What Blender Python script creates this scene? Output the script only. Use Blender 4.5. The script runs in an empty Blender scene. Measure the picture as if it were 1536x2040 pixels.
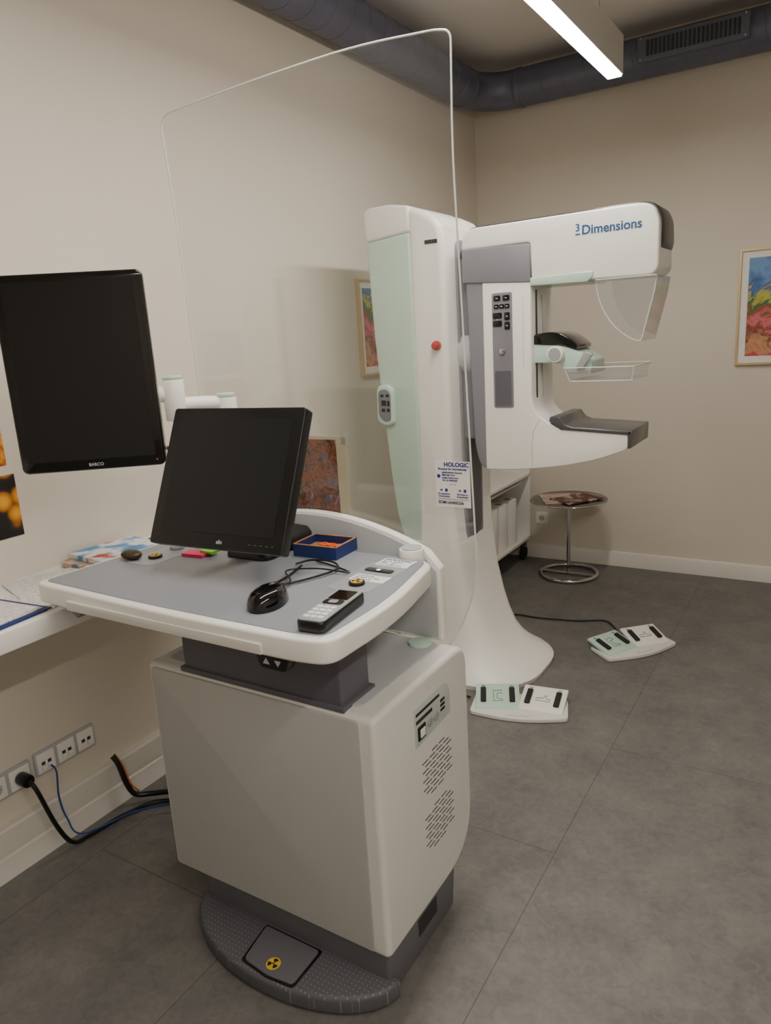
import bpy, bmesh, math, random
from mathutils import Vector, Matrix
random.seed(4)
SC=bpy.context.scene
COL=SC.collection
try:
    SC.view_settings.view_transform='AgX'
    SC.view_settings.look='AgX - Base Contrast'
except Exception as e: print(e)
SC.view_settings.exposure=0.0

# ---------------------------------------------------------------- materials
def srgb(c):
    return tuple(((x/255)/12.92 if x/255<=0.04045 else ((x/255+0.055)/1.055)**2.4) for x in c)+(1.0,)
def mat(name,c,rough=0.5,metal=0.0,var=0.04,scale=12,bump=0.0,spec=0.5,coat=0.0,bscale=None):
    m=bpy.data.materials.new(name); m.use_nodes=True
    nt=m.node_tree; b=nt.nodes['Principled BSDF']
    col=srgb(c)
    tc=nt.nodes.new('ShaderNodeTexCoord'); n=nt.nodes.new('ShaderNodeTexNoise')
    n.inputs['Scale'].default_value=scale; n.inputs['Detail'].default_value=4
    nt.links.new(tc.outputs['Object'],n.inputs['Vector'])
    r=nt.nodes.new('ShaderNodeValToRGB')
    r.color_ramp.elements[0].position=.3; r.color_ramp.elements[1].position=.7
    r.color_ramp.elements[0].color=tuple(x*(1-var) for x in col[:3])+(1,)
    r.color_ramp.elements[1].color=tuple(min(1,x*(1+var)) for x in col[:3])+(1,)
    nt.links.new(n.outputs['Fac'],r.inputs['Fac']); nt.links.new(r.outputs['Color'],b.inputs['Base Color'])
    b.inputs['Roughness'].default_value=rough; b.inputs['Metallic'].default_value=metal
    b.inputs['Specular IOR Level'].default_value=spec
    if coat: b.inputs['Coat Weight'].default_value=coat
    if bump:
        n2=nt.nodes.new('ShaderNodeTexNoise'); n2.inputs['Scale'].default_value=bscale or scale*20
        nt.links.new(tc.outputs['Object'],n2.inputs['Vector'])
        bp=nt.nodes.new('ShaderNodeBump'); bp.inputs['Strength'].default_value=bump; bp.inputs['Distance'].default_value=0.002
        nt.links.new(n2.outputs['Fac'],bp.inputs['Height']); nt.links.new(bp.outputs['Normal'],b.inputs['Normal'])
    return m
M={}
M['wall']=mat('wall_paint',(219,211,198),.85,var=.015,scale=2,bump=.15,bscale=180,spec=.2)
M['ceil']=mat('ceiling_paint',(222,217,213),.9,var=.02,scale=2,spec=.2)
M['base']=mat('baseboard_white',(226,222,214),.5,var=.01)
M['white']=mat('plastic_white',(240,238,232),.35,var=.01,scale=6)
M['shell']=mat('plastic_shell_off_white',(222,221,215),.42,var=.01,scale=6,bump=.06,bscale=400)
M['panel']=mat('plastic_panel_off_white',(186,187,184),.48,var=.015,scale=5,bump=.06,bscale=400)
M['topgrey']=mat('worktop_grey',(138,142,150),.40,var=.015,scale=6)
M['ltgrey']=mat('light_grey',(180,183,186),.45,var=.01)
M['inset']=mat('inset_grey',(154,157,163),.4,var=.01)
M['dgrey']=mat('dark_grey_plastic',(90,90,98),.45,var=.02)
M['footgrey']=mat('foot_grey_plastic',(98,98,103),.5,var=.02)
M['mgrey']=mat('mid_grey_plastic',(124,124,132),.4,var=.02)
M['mint']=mat('mint_plastic',(190,215,199),.25,var=.01)
M['mintlt']=mat('mint_light_plastic',(192,220,204),.32,var=.01)
M['conn']=mat('connector_panel_mint_grey',(188,200,192),.45,var=.01)
M['black']=mat('black_plastic',(16,16,18),.35,var=.05)
M['gloss']=mat('black_gloss',(8,8,10),.1,var=.05,coat=.4)
M['cap']=mat('dark_cap',(38,38,42),.28,var=.03)
M['screen']=mat('screen_glass',(10,11,14),.16,var=.02)
M['screenm']=mat('screen_matte',(24,26,28),.32,var=.02,spec=.35)
M['rubber']=mat('rubber_black',(26,26,28),.7,var=.05)
M['chrome']=mat('chrome',(205,205,205),.12,metal=1,var=.01)
M['alu']=mat('aluminium_brushed',(182,178,174),.35,metal=.6,var=.03)
M['duct']=mat('duct_blue_grey_metal',(100,103,120),.4,metal=.3,var=.06,scale=5)
M['lamp_h']=mat('lamp_housing',(226,224,220),.4,metal=.05,var=.01)
M['detector']=mat('detector_dark',(86,86,90),.25,metal=.3,var=.03)
M['silver']=mat('silver_plastic',(176,178,182),.3,metal=.3,var=.02)
M['paper']=mat('paper_white',(234,232,228),.8,var=.02)
M['blue']=mat('ink_blue',(18,74,124),.5,var=.01)
M['navy']=mat('ink_navy',(34,46,130),.6,var=.01)
M['ink']=mat('ink_black',(24,24,28),.6,var=.01)
M['bluecard']=mat('box_blue',(28,48,110),.5,var=.05)
M['wood']=mat('cardboard_gold',(165,122,70),.6,var=.1)
M['orange']=mat('orange_plastic',(235,95,15),.4,var=.05)
M['purple']=mat('purple_plastic',(90,40,140),.4,var=.05)
M['red']=mat('red_plastic',(180,38,30),.35,var=.02)
M['neonp']=mat('neon_pink',(255,50,120),.6,var=.01)
M['neong']=mat('neon_green',(140,230,60),.6,var=.01)
M['yellow']=mat('yellow_sticker',(228,186,40),.5,var=.02)
M['gold']=mat('gold_frame',(208,184,138),.35,metal=.3,var=.05)
M['bluecable']=mat('blue_cable',(30,60,130),.5,var=.02)
M['copper']=mat('cable_copper',(180,100,40),.5,var=.1)
M['stone']=mat('bronze_stone',(70,58,40),.35,metal=.4,var=.6,scale=60)
M['glow']=mat('key_white',(225,235,232),.4)
M['hole']=mat('vent_dark',(46,46,48),.7)
M['seam']=mat('seam_grey',(168,168,164),.5)
M['tglass']=mat('table_top_smoked',(62,56,54),.12,var=.03,coat=.3)
M['chair']=mat('cabinet_interior',(200,196,188),.6)

def emis(name,c,s):
    m=bpy.data.materials.new(name); m.use_nodes=True; nt=m.node_tree
    b=nt.nodes['Principled BSDF']; b.inputs['Base Color'].default_value=(1,1,1,1)
    b.inputs['Emission Color'].default_value=c; b.inputs['Emission Strength'].default_value=s
    return m
M['led']=emis('led_diffuser',(1.0,0.93,0.84,1),88)
M['ledg']=emis('green_indicator',(.4,1,.7,1),1.5)

def glassmat(name,tint,haze=0.0,rough=.01,f0=.035):
    m=bpy.data.materials.new(name); m.use_nodes=True; nt=m.node_tree
    nt.nodes.clear()
    o=nt.nodes.new('ShaderNodeOutputMaterial'); t=nt.nodes.new('ShaderNodeBsdfTransparent'); g=nt.nodes.new('ShaderNodeBsdfGlossy')
    t.inputs['Color'].default_value=tint; g.inputs['Roughness'].default_value=rough
    lw=nt.nodes.new('ShaderNodeLayerWeight'); lw.inputs[0].default_value=.5
    pw=nt.nodes.new('ShaderNodeMath'); pw.operation='POWER'; pw.inputs[1].default_value=5
    ma=nt.nodes.new('ShaderNodeMath'); ma.operation='MULTIPLY_ADD'; ma.inputs[1].default_value=.5; ma.inputs[2].default_value=f0
    nt.links.new(lw.outputs['Facing'],pw.inputs[0]); nt.links.new(pw.outputs[0],ma.inputs[0])
    mx=nt.nodes.new('ShaderNodeMixShader'); 
    nt.links.new(ma.outputs[0],mx.inputs[0]); nt.links.new(t.outputs[0],mx.inputs[1]); nt.links.new(g.outputs[0],mx.inputs[2])
    last=mx
    if haze:
        d=nt.nodes.new('ShaderNodeBsdfDiffuse'); d.inputs['Color'].default_value=(.9,.9,.88,1)
        tr=nt.nodes.new('ShaderNodeBsdfTranslucent'); tr.inputs['Color'].default_value=(.9,.9,.88,1)
        m3=nt.nodes.new('ShaderNodeMixShader'); m3.inputs[0].default_value=.5
        nt.links.new(d.outputs[0],m3.inputs[1]); nt.links.new(tr.outputs[0],m3.inputs[2])
        m2=nt.nodes.new('ShaderNodeMixShader'); m2.inputs[0].default_value=haze
        nt.links.new(mx.outputs[0],m2.inputs[1]); nt.links.new(m3.outputs[0],m2.inputs[2]); last=m2
    nt.links.new(last.outputs[0],o.inputs['Surface'])
    return m
M['acryl']=glassmat('acrylic_clear',(.965,.97,.965,1),haze=.012,f0=.05)
M['acryl2']=glassmat('acrylic_paddle',(.95,.955,.95,1),haze=.12,f0=.06)
M['acryl3']=glassmat('acrylic_face_shield',(.94,.945,.94,1),haze=.12,f0=.05)
M['edge']=mat('acrylic_edge',(222,226,220),.25,var=.02)

def nodes_mat(name):
    m=bpy.data.materials.new(name); m.use_nodes=True
    return m,m.node_tree,m.node_tree.nodes['Principled BSDF']
# floor
m,nt,b=nodes_mat('vinyl_concrete_floor')
tc=nt.nodes.new('ShaderNodeTexCoord')
mp=nt.nodes.new('ShaderNodeMapping'); mp.inputs['Rotation'].default_value=(0,0,math.radians(90)); mp.inputs['Location'].default_value=(1.896,0.654,0)
nt.links.new(tc.outputs['Object'],mp.inputs['Vector'])
br=nt.nodes.new('ShaderNodeTexBrick')
br.inputs['Scale'].default_value=1; br.inputs['Brick Width'].default_value=1.32; br.inputs['Row Height'].default_value=.66
br.inputs['Mortar Size'].default_value=.0016; br.inputs['Mortar Smooth'].default_value=.1; br.offset=.5
br.inputs['Color1'].default_value=(.96,.96,.96,1); br.inputs['Color2'].default_value=(1.03,1.03,1.03,1); br.inputs['Mortar'].default_value=(.55,.55,.55,1)
nt.links.new(mp.outputs[0],br.inputs['Vector'])
n1=nt.nodes.new('ShaderNodeTexNoise'); n1.inputs['Scale'].default_value=5; n1.inputs['Detail'].default_value=9; n1.inputs['Roughness'].default_value=.7
n2=nt.nodes.new('ShaderNodeTexNoise'); n2.inputs['Scale'].default_value=34; n2.inputs['Detail'].default_value=6; n2.inputs['Distortion'].default_value=1.2
for n in (n1,n2): nt.links.new(tc.outputs['Object'],n.inputs['Vector'])
ma=nt.nodes.new('ShaderNodeMath'); ma.operation='MULTIPLY_ADD'; ma.inputs[1].default_value=.55
nt.links.new(n2.outputs['Fac'],ma.inputs[0]); nt.links.new(n1.outputs['Fac'],ma.inputs[2])
rp=nt.nodes.new('ShaderNodeValToRGB'); rp.color_ramp.elements[0].position=.5; rp.color_ramp.elements[1].position=1.0
rp.color_ramp.elements[0].color=srgb((93,92,91)); rp.color_ramp.elements[1].color=srgb((124,121,116))
nt.links.new(ma.outputs[0],rp.inputs['Fac'])
mx=nt.nodes.new('ShaderNodeMix'); mx.data_type='RGBA'; mx.blend_type='MULTIPLY'; mx.inputs[0].default_value=1
nt.links.new(rp.outputs[0],mx.inputs[6]); nt.links.new(br.outputs['Color'],mx.inputs[7]); nt.links.new(mx.outputs[2],b.inputs['Base Color'])
b.inputs['Roughness'].default_value=.46; b.inputs['Specular IOR Level'].default_value=.35
M['floor']=m
# perforated foot plate
m,nt,b=nodes_mat('perforated_rubber')
tc=nt.nodes.new('ShaderNodeTexCoord'); s=nt.nodes.new('ShaderNodeVectorMath'); s.operation='MULTIPLY'; s.inputs[1].default_value=(80,80,0)
fr=nt.nodes.new('ShaderNodeVectorMath'); fr.operation='FRACTION'; di=nt.nodes.new('ShaderNodeVectorMath'); di.operation='DISTANCE'; di.inputs[1].default_value=(.5,.5,0)
lt=nt.nodes.new('ShaderNodeMath'); lt.operation='LESS_THAN'; lt.inputs[1].default_value=.16
nt.links.new(tc.outputs['Object'],s.inputs[0]); nt.links.new(s.outputs[0],fr.inputs[0]); nt.links.new(fr.outputs[0],di.inputs[0]); nt.links.new(di.outputs['Value'],lt.inputs[0])
mx=nt.nodes.new('ShaderNodeMix'); mx.data_type='RGBA'; mx.inputs[6].default_value=srgb((88,88,93)); mx.inputs[7].default_value=srgb((122,122,127))
nt.links.new(lt.outputs[0],mx.inputs[0]); nt.links.new(mx.outputs[2],b.inputs['Base Color']); b.inputs['Roughness'].default_value=.55
M['perf']=m
def artmat(name,stops,scale=6,dist=1.5,kind='noise',z=None):
    m,nt,b=nodes_mat(name)
    tc=nt.nodes.new('ShaderNodeTexCoord')
    if kind=='noise':
        n=nt.nodes.new('ShaderNodeTexNoise'); n.inputs['Scale'].default_value=scale; n.inputs['Detail'].default_value=5; n.inputs['Distortion'].default_value=dist; out=n.outputs['Fac']
    elif kind=='vor':
        n=nt.nodes.new('ShaderNodeTexVoronoi'); n.feature='SMOOTH_F1'; n.inputs['Scale'].default_value=scale; n.inputs['Smoothness'].default_value=.15; out=n.outputs[0]
    nt.links.new(tc.outputs['Object'],n.inputs['Vector'])
    if z:
        sp=nt.nodes.new('ShaderNodeSeparateXYZ'); nt.links.new(tc.outputs['Object'],sp.inputs[0])
        mr=nt.nodes.new('ShaderNodeMapRange'); mr.inputs[1].default_value=z[0]; mr.inputs[2].default_value=z[1]
        nt.links.new(sp.outputs[2],mr.inputs[0])
        ad=nt.nodes.new('ShaderNodeMath'); ad.operation='MULTIPLY_ADD'; ad.inputs[1].default_value=z[2]; 
        nt.links.new(out,ad.inputs[0]); nt.links.new(mr.outputs[0],ad.inputs[2])
        su=nt.nodes.new('ShaderNodeMath'); su.operation='SUBTRACT'; su.inputs[1].default_value=z[2]*.5
        nt.links.new(ad.outputs[0],su.inputs[0]); out=su.outputs[0]
    r=nt.nodes.new('ShaderNodeValToRGB'); cr=r.color_ramp
    cr.elements[0].position=stops[0][0]; cr.elements[0].color=srgb(stops[0][1])
    cr.elements[1].position=stops[-1][0]; cr.elements[1].color=srgb(stops[-1][1])
    for p,c in stops[1:-1]:
        e=cr.elements.new(p); e.color=srgb(c)
    nt.links.new(out,r.inputs[0]); nt.links.new(r.outputs[0],b.inputs['Base Color']); b.inputs['Roughness'].default_value=.6
    return m
M['art1']=artmat('picture_landscape',[(0,(190,80,80)),(.12,(205,150,110)),(.25,(120,60,40)),(.38,(220,110,120)),(.5,(150,80,50)),(.6,(40,100,60)),(.7,(190,180,70)),(.8,(50,90,150)),(1,(110,150,195))],7,3,z=(.05,.52,.7))
M['art2']=artmat('picture_autumn',[(.3,(30,34,40)),(.42,(90,60,36)),(.5,(170,80,36)),(.56,(60,70,46)),(.64,(110,90,140)),(.75,(200,160,90))],22,2.5)
M['art3']=artmat('poster_petals',[(0,(240,190,60)),(.2,(230,165,30)),(.34,(180,110,15)),(.42,(60,34,8)),(.5,(12,10,8))],12,kind='vor')
M['art4']=artmat('poster_amber',[(.35,(20,10,6)),(.48,(80,34,8)),(.56,(180,90,15)),(.62,(232,160,40)),(.72,(50,26,8))],9,.8)
M['art5']=artmat('poster_blue',[(.3,(20,60,110)),(.6,(70,140,190)),(.8,(190,200,200))],10,1)
M['book']=artmat('book_cover',[(.3,(50,105,170)),(.44,(100,155,200)),(.5,(225,228,232)),(.58,(225,228,232)),(.64,(190,70,60)),(.8,(60,90,160))],8,.3)
M['mag1']=artmat('magazine_cover',[(.3,(40,40,46)),(.5,(110,60,50)),(.62,(200,190,180)),(.8,(40,60,90))],16,1)
M['mag2']=artmat('magazine_cover_pale',[(.3,(90,110,130)),(.5,(210,190,170)),(.65,(190,110,90)),(.8,(60,60,60))],16,1)
M['mat']=mat('passepartout',(206,194,166),.8,var=.02)
m,nt,b=nodes_mat('printed_sheet')
tc=nt.nodes.new('ShaderNodeTexCoord'); w=nt.nodes.new('ShaderNodeTexWave'); w.bands_direction='X'; w.inputs['Scale'].default_value=38
n=nt.nodes.new('ShaderNodeTexNoise'); n.inputs['Scale'].default_value=90
nt.links.new(tc.outputs['Object'],w.inputs['Vector']); nt.links.new(tc.outputs['Object'],n.inputs['Vector'])
ml=nt.nodes.new('ShaderNodeMath'); ml.operation='MULTIPLY'; nt.links.new(w.outputs['Fac'],ml.inputs[0]); nt.links.new(n.outputs['Fac'],ml.inputs[1])
r=nt.nodes.new('ShaderNodeValToRGB'); r.color_ramp.elements[0].position=.42; r.color_ramp.elements[0].color=srgb((222,220,216)); r.color_ramp.elements[1].position=.5; r.color_ramp.elements[1].color=srgb((150,150,156))
nt.links.new(ml.outputs[0],r.inputs[0]); nt.links.new(r.outputs[0],b.inputs['Base Color']); b.inputs['Roughness'].default_value=.8
M['print']=m

# ---------------------------------------------------------------- geometry helpers
OFF=Vector((0,0,0))
def props(o,label,cat,group=None):
    o['label']=label; o['category']=cat
    if group: o['group']=group
def thing(name,label,cat,loc,rot=None,group=None):
    global OFF
    e=bpy.data.objects.new(name,None); COL.objects.link(e); e.location=loc; e.empty_display_size=.1
    if rot is not None: e.rotation_euler=rot; OFF=Vector((0,0,0))
    else: OFF=Vector(loc)
    props(e,label,cat,group); return e
def setoff(v=(0,0,0)):
    global OFF; OFF=Vector(v)
def fin(name,bm,mt,parent,bev=0,seg=3,ang=32,M4=None,label=None):
    bmesh.ops.recalc_face_normals(bm,faces=bm.faces[:])
    if bev>0:
        ed=[e for e in bm.edges if len(e.link_faces)==2 and e.calc_face_angle(0)>math.radians(ang)]
        if ed: bmesh.ops.bevel(bm,geom=ed,offset=bev,segments=seg,profile=.5,affect='EDGES',clamp_overlap=True)
    if M4 is not None: bmesh.ops.transform(bm,matrix=M4,verts=bm.verts[:])
    bmesh.ops.translate(bm,vec=-OFF,verts=bm.verts[:])
    me=bpy.data.meshes.new(name); bm.to_mesh(me); bm.free()
    for p in me.polygons: p.use_smooth=True
    me.set_sharp_from_angle(angle=math.radians(35))
    me.materials.append(mt)
    o=bpy.data.objects.new(name,me); COL.objects.link(o)
    if parent is not None: o.parent=parent
    else: o.location=OFF
    if label: o['label']=label
    return o
def box(name,x0,x1,y0,y1,z0,z1,mt,parent=None,bev=0.0,seg=3,M4=None,label=None):
    bm=bmesh.new(); vs=[bm.verts.new((x,y,z)) for x in (x0,x1) for y in (y0,y1) for z in (z0,z1)]
    for f in ((0,1,3,2),(4,6,7,5),(0,4,5,1),(2,3,7,6),(0,2,6,4),(1,5,7,3)): bm.faces.new([vs[i] for i in f])
    return fin(name,bm,mt,parent,bev,seg,M4=M4,label=label)
def prism(name,pts,axis,a,b_,mt,parent=None,bev=0.0,seg=3,ang=32,M4=None,label=None):
    bm=bmesh.new()
    def v(p,t):
        return {'y':(p[0],t,p[1]),'x':(t,p[0],p[1]),'z':(p[0],p[1],t)}[axis]
    A=[bm.verts.new(v(p,a)) for p in pts]; B=[bm.verts.new(v(p,b_)) for p in pts]
    bm.faces.new(A); bm.faces.new(B[::-1]); n=len(pts)
    for i in range(n): bm.faces.new([A[i],B[i],B[(i+1)%n],A[(i+1)%n]])
    return fin(name,bm,mt,parent,bev,seg,ang,M4,label)
def rrect(x0,x1,y0,y1,r,n=6):
    r=min(r,(x1-x0)/2-1e-5,(y1-y0)/2-1e-5); out=[]
    for cx,cy,a0 in ((x1-r,y0+r,-90),(x1-r,y1-r,0),(x0+r,y1-r,90),(x0+r,y0+r,180)):
        for i in range(n+1):
            a=math.radians(a0+90*i/n); out.append((cx+r*math.cos(a),cy+r*math.sin(a)))
    return out
def roundpoly(pts,rad,n=6):
    out=[];N=len(pts)
    for i in range(N):
        p=Vector(pts[i]); a=Vector(pts[i-1]); c=Vector(pts[(i+1)%N]); r=rad[i] if isinstance(rad,(list,tuple)) else rad
        u=(a-p); w=(c-p); d=min(r,u.length*.49,w.length*.49)
        if r<=0: out.append(tuple(p)); continue
        s=p+u.normalized()*d; e=p+w.normalized()*d
        for k in range(n+1):
            t=k/n; q=s*(1-t)**2+p*2*t*(1-t)+e*t*t; out.append(tuple(q))
    return out
def cyl(name,p0,p1,r,mt,parent=None,seg=32,r2=None,bev=0.0,label=None,bseg=2):
    p0=Vector(p0);p1=Vector(p1);d=p1-p0; bm=bmesh.new()
    bmesh.ops.create_cone(bm,cap_ends=True,segments=seg,radius1=r,radius2=r if r2 is None else r2,depth=d.length)
    q=d.to_track_quat('Z','Y').to_matrix().to_4x4()
    return fin(name,bm,mt,parent,bev,bseg,50,M4=Matrix.Translation((p0+p1)/2)@q,label=label)
def cr(pts,n=8,closed=False):
    P=[Vector(p) for p in pts]; out=[];N=len(P)
    rng=range(N) if closed else range(N-1)
    for i in rng:
        a=P[i-1] if (i>0 or closed) else P[0]*2-P[1]; b_=P[i]; c=P[(i+1)%N]; d=P[(i+2)%N] if (i+2<N or closed) else P[-1]*2-P[-2]
        for k in range(n):
            t=k/n; out.append(.5*((2*b_)+(c-a)*t+(2*a-5*b_+4*c-d)*t*t+(3*b_-a-3*c+d)*t**3))
    if not closed: out.append(P[-1])
    return out
def tube(name,pts,r,mt,parent=None,seg=10,closed=False,label=None,ridge=None):
    P=[Vector(p) for p in pts]; N=len(P); bm=bmesh.new(); rings=[]
    up=None
    for i in range(N):
        if closed: t=(P[(i+1)%N]-P[i-1]).normalized()
        else: t=(P[min(i+1,N-1)]-P[max(i-1,0)]).normalized()
        if up is None:
            up=Vector((0,0,1)) if abs(t.z)<.9 else Vector((1,0,0))
        up=(up-t*up.dot(t)).normalized(); s=t.cross(up)
        rr=r if ridge is None else ridge(i,r)
        rings.append([bm.verts.new(P[i]+up*rr*math.cos(2*math.pi*k/seg)+s*rr*math.sin(2*math.pi*k/seg)) for k in range(seg)])
    for i in range(N if closed else N-1):
        A=rings[i];B=rings[(i+1)%N]
        for k in range(seg): bm.faces.new([A[k],A[(k+1)%seg],B[(k+1)%seg],B[k]])
    if not closed: bm.faces.new(rings[0][::-1]); bm.faces.new(rings[-1])
    return fin(name,bm,mt,parent,label=label)
def loft(name,rings,mt,parent=None,caps=True,label=None,M4=None):
    bm=bmesh.new(); R=[[bm.verts.new(p) for p in r] for r in rings]; n=len(R[0])
    for i in range(len(R)-1):
        for k in range(n): bm.faces.new([R[i][k],R[i][(k+1)%n],R[i+1][(k+1)%n],R[i+1][k]])
    if caps: bm.faces.new(R[0][::-1]); bm.faces.new(R[-1])
    return fin(name,bm,mt,parent,label=label,M4=M4)
def ell(name,c,rx,ry,rz,mt,parent=None,M4=None,zmin=-1,label=None,pw=1.0):
    rings=[];n=14;a0=math.asin(max(-1,zmin))
    for i in range(n+1):
        a=a0+(math.pi/2-a0)*i/n; k=max(1e-3,math.cos(a)); z=math.sin(a)
        rings.append([(c[0]+rx*k*math.cos(t),c[1]+ry*k*math.sin(t),c[2]+rz*z) for t in [2*math.pi*j/32 for j in range(32)]])
    return loft(name,rings,mt,parent,M4=M4,label=label)
def text(s,size,mt,parent,org,xd=(1,0,0),yd=(0,0,1),align='LEFT',name='lettering',bold=0.0,ext=0.0003):
    cu=bpy.data.curves.new('tmp','FONT'); cu.body=s; cu.size=size; cu.align_x=align; cu.offset=bold*size; cu.extrude=ext; cu.resolution_u=4
    o=bpy.data.objects.new('tmp',cu); COL.objects.link(o)
    dg=bpy.context.evaluated_depsgraph_get(); dg.update()
    me=bpy.data.meshes.new_from_object(o.evaluated_get(dg)); me.name=name
    bpy.data.objects.remove(o,do_unlink=True); bpy.data.curves.remove(cu)
    x=Vector(xd).normalized(); y=Vector(yd).normalized(); z=x.cross(y)
    m4=Matrix(((x.x,y.x,z.x,org[0]-OFF.x),(x.y,y.y,z.y,org[1]-OFF.y),(x.z,y.z,z.z,org[2]-OFF.z),(0,0,0,1)))
    me.transform(m4); me.materials.clear(); me.materials.append(mt)
    ob=bpy.data.objects.new(name,me); COL.objects.link(ob); ob.parent=parent
    return ob
def struct(o): o['kind']='structure'; return o
def trefoil(name,c,r,mt,parent,normal='z'):
    bm=bmesh.new()
    def v(x,y): return (c[0]+x,c[1]+y,c[2])
    for k in range(3):
        a0=math.radians(90+120*k-30); pts=[]
        for i in range(9): a=a0+math.radians(60)*i/8; pts.append((math.cos(a)*r,math.sin(a)*r))
        inn=[(math.cos(a0+math.radians(60)*(1-i/3))*r*.3,math.sin(a0+math.radians(60)*(1-i/3))*r*.3) for i in range(4)]
        bm.faces.new([bm.verts.new(v(*p)) for p in pts+inn])
    bm.faces.new([bm.verts.new(v(math.cos(t)*r*.18,math.sin(t)*r*.18)) for t in [i*math.pi/8 for i in range(16)]])
    return fin(name,bm,mt,parent)

# ---------------------------------------------------------------- room
XL,XR,YF,YB,H=-2.155,2.1,-2.2,4.77,3.17
setoff()
struct(box('floor',XL-.1,XR+.1,YF-.1,YB+.1,-.06,0,M['floor']))
struct(box('ceiling',XL-.1,XR+.1,YF-.1,YB+.1,H,H+.06,M['ceil']))
struct(box('wall_left',XL-.1,XL,YF-.1,YB+.1,0,H,M['wall']))
struct(box('wall_back',XL,XR,YB,YB+.1,0,H,M['wall']))
struct(box('wall_right',XR,XR+.1,YF-.1,YB+.1,0,H,M['wall']))
struct(box('wall_front',XL,XR,YF-.1,YF,0,H,M['wall']))
struct(prism('baseboard_back',[(YB,0),(YB-.014,0),(YB-.014,.088),(YB-.01,.096),(YB,.1)],'x',XL,XR,M['base']))
struct(prism('baseboard_left',[(XL,0),(XL+.035,0),(XL+.035,.075),(XL+.028,.08),(XL+.028,.088),(XL+.035,.093),(XL+.035,.165),(XL+.03,.172),(XL,.172)],'y',YF,3.9,M['base']))

# pendant lamps
for i,(lx,y0,y1) in enumerate(((-.957,.6,3.63),(.8,-1.6,1.4))):
    lp=thing('pendant_lamp','long slim metal pendant lamp with glowing strip hung from ceiling','lamp',(lx,(y0+y1)/2,2.65),group='linear pendant lamps')
    bm_=box('housing',lx-.036,lx+.036,y0,y1,2.655,2.81,M['lamp_h'],lp,.002)
    box('light_diffuser',lx-.03,lx+.03,y0+.004,y1-.004,2.648,2.656,M['led'],lp)
    for yy in (y0+.25,y1-.25): cyl('suspension_wire',(lx,yy,2.81),(lx,yy,H),.0015,M['alu'],lp,seg=8)

# duct
path=[(-2.04,YF+.01,3.0)]
yy=YF+.3
while yy<4.35: path.append((-2.04,yy,3.0)); yy+=.3
for k in range(0,10):
    a=math.pi/2*k/9; R=.24
    path.append((-2.04+R-R*math.cos(a),4.38+R*math.sin(a),3.0))
xx=-1.6
while xx<XR: path.append((xx,4.62,3.0)); xx+=.3
path.append((XR-.01,4.62,3.0))
d=thing('ventilation_duct','blue-grey spiral metal ventilation duct running below the ceiling','air duct',(-1.9,4.3,2.89))
tube('duct_pipe',path,.105,M['duct'],d,seg=40)
sp=[];yy=1.5
while yy<4.36:
    a=(yy-1.5)/.13*2*math.pi; sp.append((-2.04+.105*math.cos(a),yy,3.0+.105*math.sin(a))); yy+=.13/28
tube('spiral_seam',sp,.0020,M['duct'],d,seg=5)
sp=[];xx=-1.78
while xx<.3:
    a=(xx)/.13*2*math.pi; sp.append((xx,4.62+.105*math.cos(a),3.0+.105*math.sin(a))); xx+=.13/28
tube('spiral_seam',sp,.0016,M['duct'],d,seg=5)
for p0,p1 in (((-2.04,4.34,3.0),(-2.04,4.38,3.0)),((-1.80,4.62,3.0),(-1.76,4.62,3.0))): cyl('duct_collar',p0,p1,.109,M['duct'],d,seg=40,bev=.003)
vg=box('vent_grille',-1.07,-.52,4.49,4.56,2.945,3.065,M['duct'],d,.006)
for k in range(22):
    x=-1.02+k*.0212; box('vent_slot',x,x+.012,4.486,4.492,2.968,3.043,M['hole'],vg)
for p in ((-1.05,3.055),(-.54,3.055),(-1.05,2.955),(-.54,2.955)): cyl('screw',(p[0],4.485,p[1]),(p[0],4.49,p[1]),.005,M['alu'],vg,seg=10)

# ---------------------------------------------------------------- wall desk & items
setoff((-1.95,.6,.87))
o=box('wall_desk',XL+.0005,-1.755,-1.2,1.95,.872,.93,M['white'],None,.004); props(o,'long white counter desk fixed along the wall','desk')
def flat(name,lab,cat,c,sx,sy,th,ang,mt,tilt=0,group=None,bev=.0):
    setoff()
    bm4=Matrix.Rotation(ang,4,'Z')
    o=box(name,-sx/2,sx/2,-sy/2,sy/2,0,th,mt,None,bev,M4=bm4); o.location=c; props(o,lab,cat,group); return o
flat('paper_sheet','printed white sheets of paper lying on the desk','paper',(-1.92,1.20,.9305),.21,.297,.002,.25,M['print'],group='papers on desk')
flat('paper_sheet','printed white sheets of paper lying on the desk','paper',(-1.99,1.27,.9327),.21,.297,.002,-.3,M['print'],group='papers on desk')
flat('paper_sheet','printed white sheet on a blue clipboard','paper',(-1.89,.93,.9365),.2,.28,.002,.1,M['print'],group='papers on desk')
flat('clipboard','blue clipboard under a paper on the desk','clipboard',(-1.885,.93,.9305),.225,.31,.0055,.1,M['bluecard'],bev=.001)
flat('book','flat softcover book with a blue and red cover','book',(-2.03,1.51,.946),.2,.24,.016,-.1,M['book'],bev=.002,group='books on desk')
flat('book','white and pink book lying under another book','book',(-2.02,1.49,.9305),.21,.26,.015,.06,M['mag2'],bev=.002,group='books on desk')
flat('notebook','dark blue notebook lying on the desk','book',(-1.98,1.76,.9305),.18,.20,.02,.1,M['bluecard'],bev=.002)

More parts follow.
